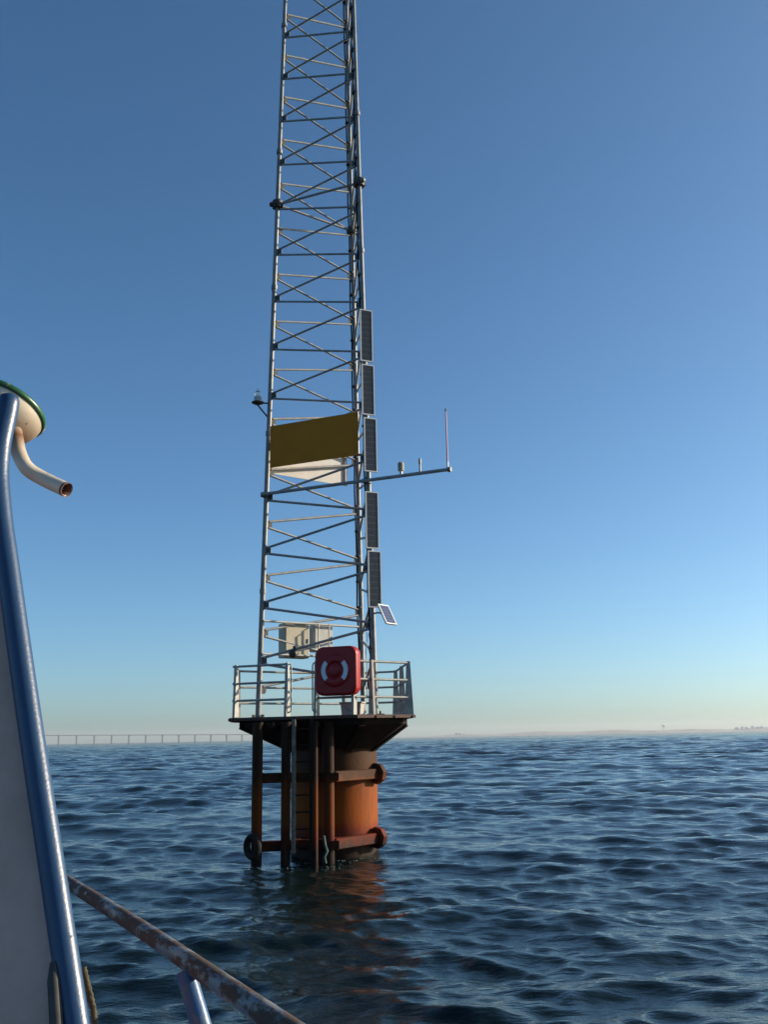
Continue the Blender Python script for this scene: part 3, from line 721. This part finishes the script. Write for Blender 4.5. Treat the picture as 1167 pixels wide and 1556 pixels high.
# ------------------------------------------------------------------ boat at the left
bt = thing('boat', (-2.2, 1.5, 0.0), 'corner of a boat with grey wall, blue tube, green-capped ventilator and rusty rail', 'boat')
RT = 0.0268
ctr = [(x, y, 2.30 - (y - 720) * 0.26 / 836) for x, y in ((135, 1700), (114, 1556), (83, 1350), (58.5, 1190), (43.5, 1090), (30, 996), (15, 888), (9, 845), (2.5, 800), (-2, 755), (-4, 720), (-1, 680), (4.5, 650), (9, 630), (12, 613))]
path = [at(*q) for q in ctr]
# smooth the path
def cr_spline(pts, n=5):
    out = []
    for i in range(len(pts) - 1):
        p0, p1, p2, p3 = pts[max(i - 1, 0)], pts[i], pts[i + 1], pts[min(i + 2, len(pts) - 1)]
        for k in range(n):
            t = k / n; out.append(0.5 * ((2 * p1) + (p2 - p0) * t + (2 * p0 - 5 * p1 + 4 * p2 - p3) * t * t + (3 * p1 - p0 - 3 * p2 + p3) * t ** 3))
    return out + [pts[-1]]
sp_ = cr_spline(path); k = len(sp_)
rad = [RT] * k; e = (sp_[-1] - sp_[-2]).normalized()
for q, rr_ in ((0.35, 0.97), (0.65, 0.85), (0.88, 0.55), (0.98, 0.2)): sp_.append(sp_[k - 1] + e * RT * q); rad.append(RT * rr_)
MB().tube(sp_, rad, 24).build('support_tube', blue_t, bt)
# wall behind the tube: a slab whose edge follows the tube
back = [at(x, y, Y + 0.02) for x, y, Y in ctr[:10]]
wd = Vector((-1, 0.08, 0))
mb = MB(); n_ = len(back); v = [p for p in back] + [p + wd * 1.6 for p in back] + [p + Vector((0, 0.03, 0)) for p in back] + [p + wd * 1.6 + Vector((0, 0.03, 0)) for p in back]
f = []
for i in range(n_ - 1):
    f += [(i, i + 1, n_ + i + 1, n_ + i), (2 * n_ + i, 3 * n_ + i, 3 * n_ + i + 1, 2 * n_ + i + 1), (i, 2 * n_ + i, 2 * n_ + i + 1, i + 1), (n_ + i, n_ + i + 1, 3 * n_ + i + 1, 3 * n_ + i)]
f += [(0, n_, 3 * n_, 2 * n_), (n_ - 1, 3 * n_ - 1, 4 * n_ - 1, 2 * n_ - 1)]
lo = [Vector((q.x, q.y, 0.75)) for q in (back[0], back[0] + wd * 1.6, back[0] + wd * 1.6 + Vector((0, .03, 0)), back[0] + Vector((0, .03, 0)))]
v += lo; o_ = 4 * n_
f += [(0, o_, o_ + 1, n_), (2 * n_, 3 * n_, o_ + 2, o_ + 3), (0, 2 * n_, o_ + 3, o_)]
mb.add(v, f); mb.build('wall', wall_m, bt)
MB().tube([at(88, 1700, 2.0), at(86, 1556, 2.02), at(81.5, 1490, 2.04), at(80.5, 1462, 2.05)], [0.014, 0.014, 0.013, 0.007], 10).build('door_stop', dark_iron, bt)
# ventilator: green-edged cap, white underside, bent pipe
vc = at(3, 622, 2.62); ax_ = (rt * 0.22 + up * 0.79 + fw * 0.56).normalized()
px_ = 2.62 / F
ven = MB().lathe(vc, [(0.121, 0.0), (0.118, -0.02), (0.108, -0.042), (0.088, -0.066), (0.066, -0.084), (0.05, -0.105), (0.045, -0.125), (0.0, -0.13)], ax_, 40).build('ventilator_bell', white_rust, bt)
MB().lathe(vc, [(0.116, -0.004), (0.122, -0.008), (0.126, -0.004), (0.128, 0.003), (0.125, 0.010), (0.11, 0.018), (0.07, 0.03), (0.0, 0.036)], ax_, 40).build('cap', green, ven)
pp = cr_spline([at(x, y, Y) for x, y, Y in ((17, 634, 2.63), (23, 664, 2.57), (28.5, 690, 2.57), (41, 712, 2.56), (66, 728, 2.56), (101, 744.5, 2.53))], 5)
vp = MB().tube(pp, 0.0205, 18, cap=False).build('ventilator_pipe', white_rust, bt)
e = (pp[-1] - pp[-2]).normalized()
MB().lathe(pp[-1] - e * 0.004, [(0.0, -0.02), (0.0165, -0.02), (0.0165, 0.002), (0.0208, 0.002), (0.0208, -0.004)], e, 18).build('pipe_mouth', paint_rust('pipe_rust', (0.12, 0.05, 0.03), (0.10, 0.03, 0.02), 0.5, 60), vp)
# guard rail
zr = 1.66
ra1, ra2 = atz(95, 1336, zr), atz(440, 1566, zr); dd = (ra2 - ra1)
mid = (ra1 + ra2) / 2 + Vector((0.005, 0.01, 0))
gp = cr_spline([ra1 - dd * 0.25, ra1, mid, ra2, ra2 + dd * 0.35], 6)
MB().tube(gp, 0.0235, 20).build('guard_rail', rail_rust, bt)
s0 = atz(281, 1476, zr - 0.012); s1 = at(318, 1600, s0.y - 0.05); e = s1 - s0; s1 = s0 + e * ((0.75 - s0.z) / e.z)
MB().tube([s0, s1], 0.0235, 18).build('rail_stanchion', stanch_m, bt)
rp = [at(126, 1470, 2.3), at(131, 1490, 2.3), at(137, 1515, 2.29), at(142, 1540, 2.28), at(144, 1570, 2.27), at(143, 1640, 2.26)]
pts = cr_spline(rp, 8); tag(MB().tube(pts, [0.007 + 0.0012 * math.sin(i * 2.2) for i in range(len(pts))], 8).build('frayed_rope', rope_m), 'frayed olive rope hanging behind the blue tube of the boat', 'rope')
# deck and hull under the rail
hull = [Vector((-3.2, -6, 0)), Vector((1.6, -6, 0)), Vector((1.5, -1, 0)), Vector((ra2.x + 0.35, 1.2, 0)), Vector((ra1.x + 0.1, 3.9, 0)), Vector((-1.6, 4.6, 0)), Vector((-3.2, 4.2, 0))]
MB().prism([p + Vector((0, 0, -0.5)) for p in hull], (0, 0, 1.25)).build('hull', mat('hull_paint', (0.03, 0.09, 0.22), 0.4, 0, (0.05, 0.10, 0.2), 3), bt)

# ------------------------------------------------------------------ far bridge and shore
X0, Y0, dx, dy = -1417.0, 4000.0, 63.8, 31.7
br = thing('far_bridge', (X0, Y0, 0), 'long pale low bridge on slender piers along the horizon behind the boat', 'bridge')
def dk(n): return Vector((X0 + n * dx, Y0 + n * dy, 36.5 - 0.78 * n))
for n in range(-4, 21):
    p = dk(n); MB().box((p.x, p.y, p.z / 2 - 2), 5.0, 9, p.z + 1, frame((dx, dy, 0)), top=0.85).build('pier', concrete, br)
    if n < 20:
        a, b = dk(n), dk(n + 1); MB().box((a + b) / 2, (b - a).length - 0.3, 14, 3.4, frame(b - a)).build('deck_span', concrete, br)
def far(px, D): return at(px, 1121 + (583.5 - px) * 0.0187, D)
prof = []
r2 = random.Random(3)
N = 150; v = []; f = []
for i in range(N + 1):
    px = 430 + (1500 - 430) * i / N; p = far(px, 7600); h_ = 7 + 17 * min(1, max(0, (px - 480) / 500)) + 5 * math.sin(i * 0.37) + 4 * r2.random() + 4 * math.sin(i * 0.11 + 1)
    for yy, zz in ((0, -1), (60, max(3, h_ * 0.6)), (300, max(4, h_)), (600, -1)): v.append((p.x, 7600 + yy, zz))
for i in range(N):
    for j in range(3): f.append((i * 4 + j, i * 4 + 4 + j, i * 4 + 5 + j, i * 4 + 1 + j))
land = MB().add(v, f, True).build('far_shore', land_m); land['kind'] = 'structure'
def fx(px, D=7700): return far(px, D).x
p = Vector((fx(1010), 7700, 0)); wt = thing('water_tower', p, 'tiny mushroom-shaped water tower on the far hazy shore', 'tower')
MB().tube([p, p + Vector((0, 0, 46))], [4, 3.2], 10).build('shaft', build_m, wt); MB().lathe(p, [(3, 42), (17, 52), (17, 57), (0, 60)], n=16).build('tank', build_m, wt)
p = Vector((fx(962), 7700, 0)); tag(MB().tube([p, p + Vector((0, 0, 30)), p + Vector((0, 0, 72))], [3.5, 2.5, 1.5], 8).build('far_mast', build_m), 'thin faint mast rising from the far hazy shore', 'mast')
for i, (px, w_, h_) in enumerate(((694, 22, 28), (699, 16, 25), (705, 14, 22), (1122, 26, 30), (1130, 14, 36), (1136, 20, 32), (1146, 16, 39), (1153, 30, 31), (1160, 18, 35))):
    p = Vector((fx(px), 7720, 0)); root = thing('far_building', p, ('widest and tallest of three faint blocks on the otherwise low far shore', 'middle one of three faint blocks on the low far shore', 'narrowest and lowest of three faint blocks on the low far shore')[i] if i < 3 else ('broad low block at the start of the far skyline cluster past the water tower', 'slim block just past the broad low one in the far skyline cluster', 'middling block between the two slim ones in the far skyline cluster', 'tallest slim block in the far skyline cluster past the water tower', 'broadest block of the far skyline cluster, beside the tallest one', 'last block of the far skyline cluster, past the broadest one')[i - 3], 'building', 'blocks on the near stretch of shore' if i < 3 else 'skyline blocks')
    MB().box(p + Vector((0, 0, h_ / 2)), w_, 20, h_).build('wall', build_m, root); MB().box(p + Vector((w_ * 0.1, 0, h_ + 1.5)), w_ * 0.4, 8, 3).build('roof_house', build_m, root)

# ------------------------------------------------------------------ air
def haze():
    mb = MB(); mb.box((0, 0, 44.5), 19600, 19600, 93.0)
    m = bpy.data.materials.new('haze_air'); m.use_nodes = True; n = m.node_tree
    n.nodes.remove(n.nodes['Principled BSDF'])
    v = n.nodes.new('ShaderNodeVolumePrincipled'); v.inputs['Color'].default_value = (0.93, 0.95, 1.0, 1); v.inputs['Density'].default_value = 6e-5
    v.inputs['Anisotropy'].default_value = 0.2
    n.links.new(v.outputs[0], n.nodes['Material Output'].inputs['Volume'])
    o = mb.build('haze', m); o['kind'] = 'stuff'
haze()
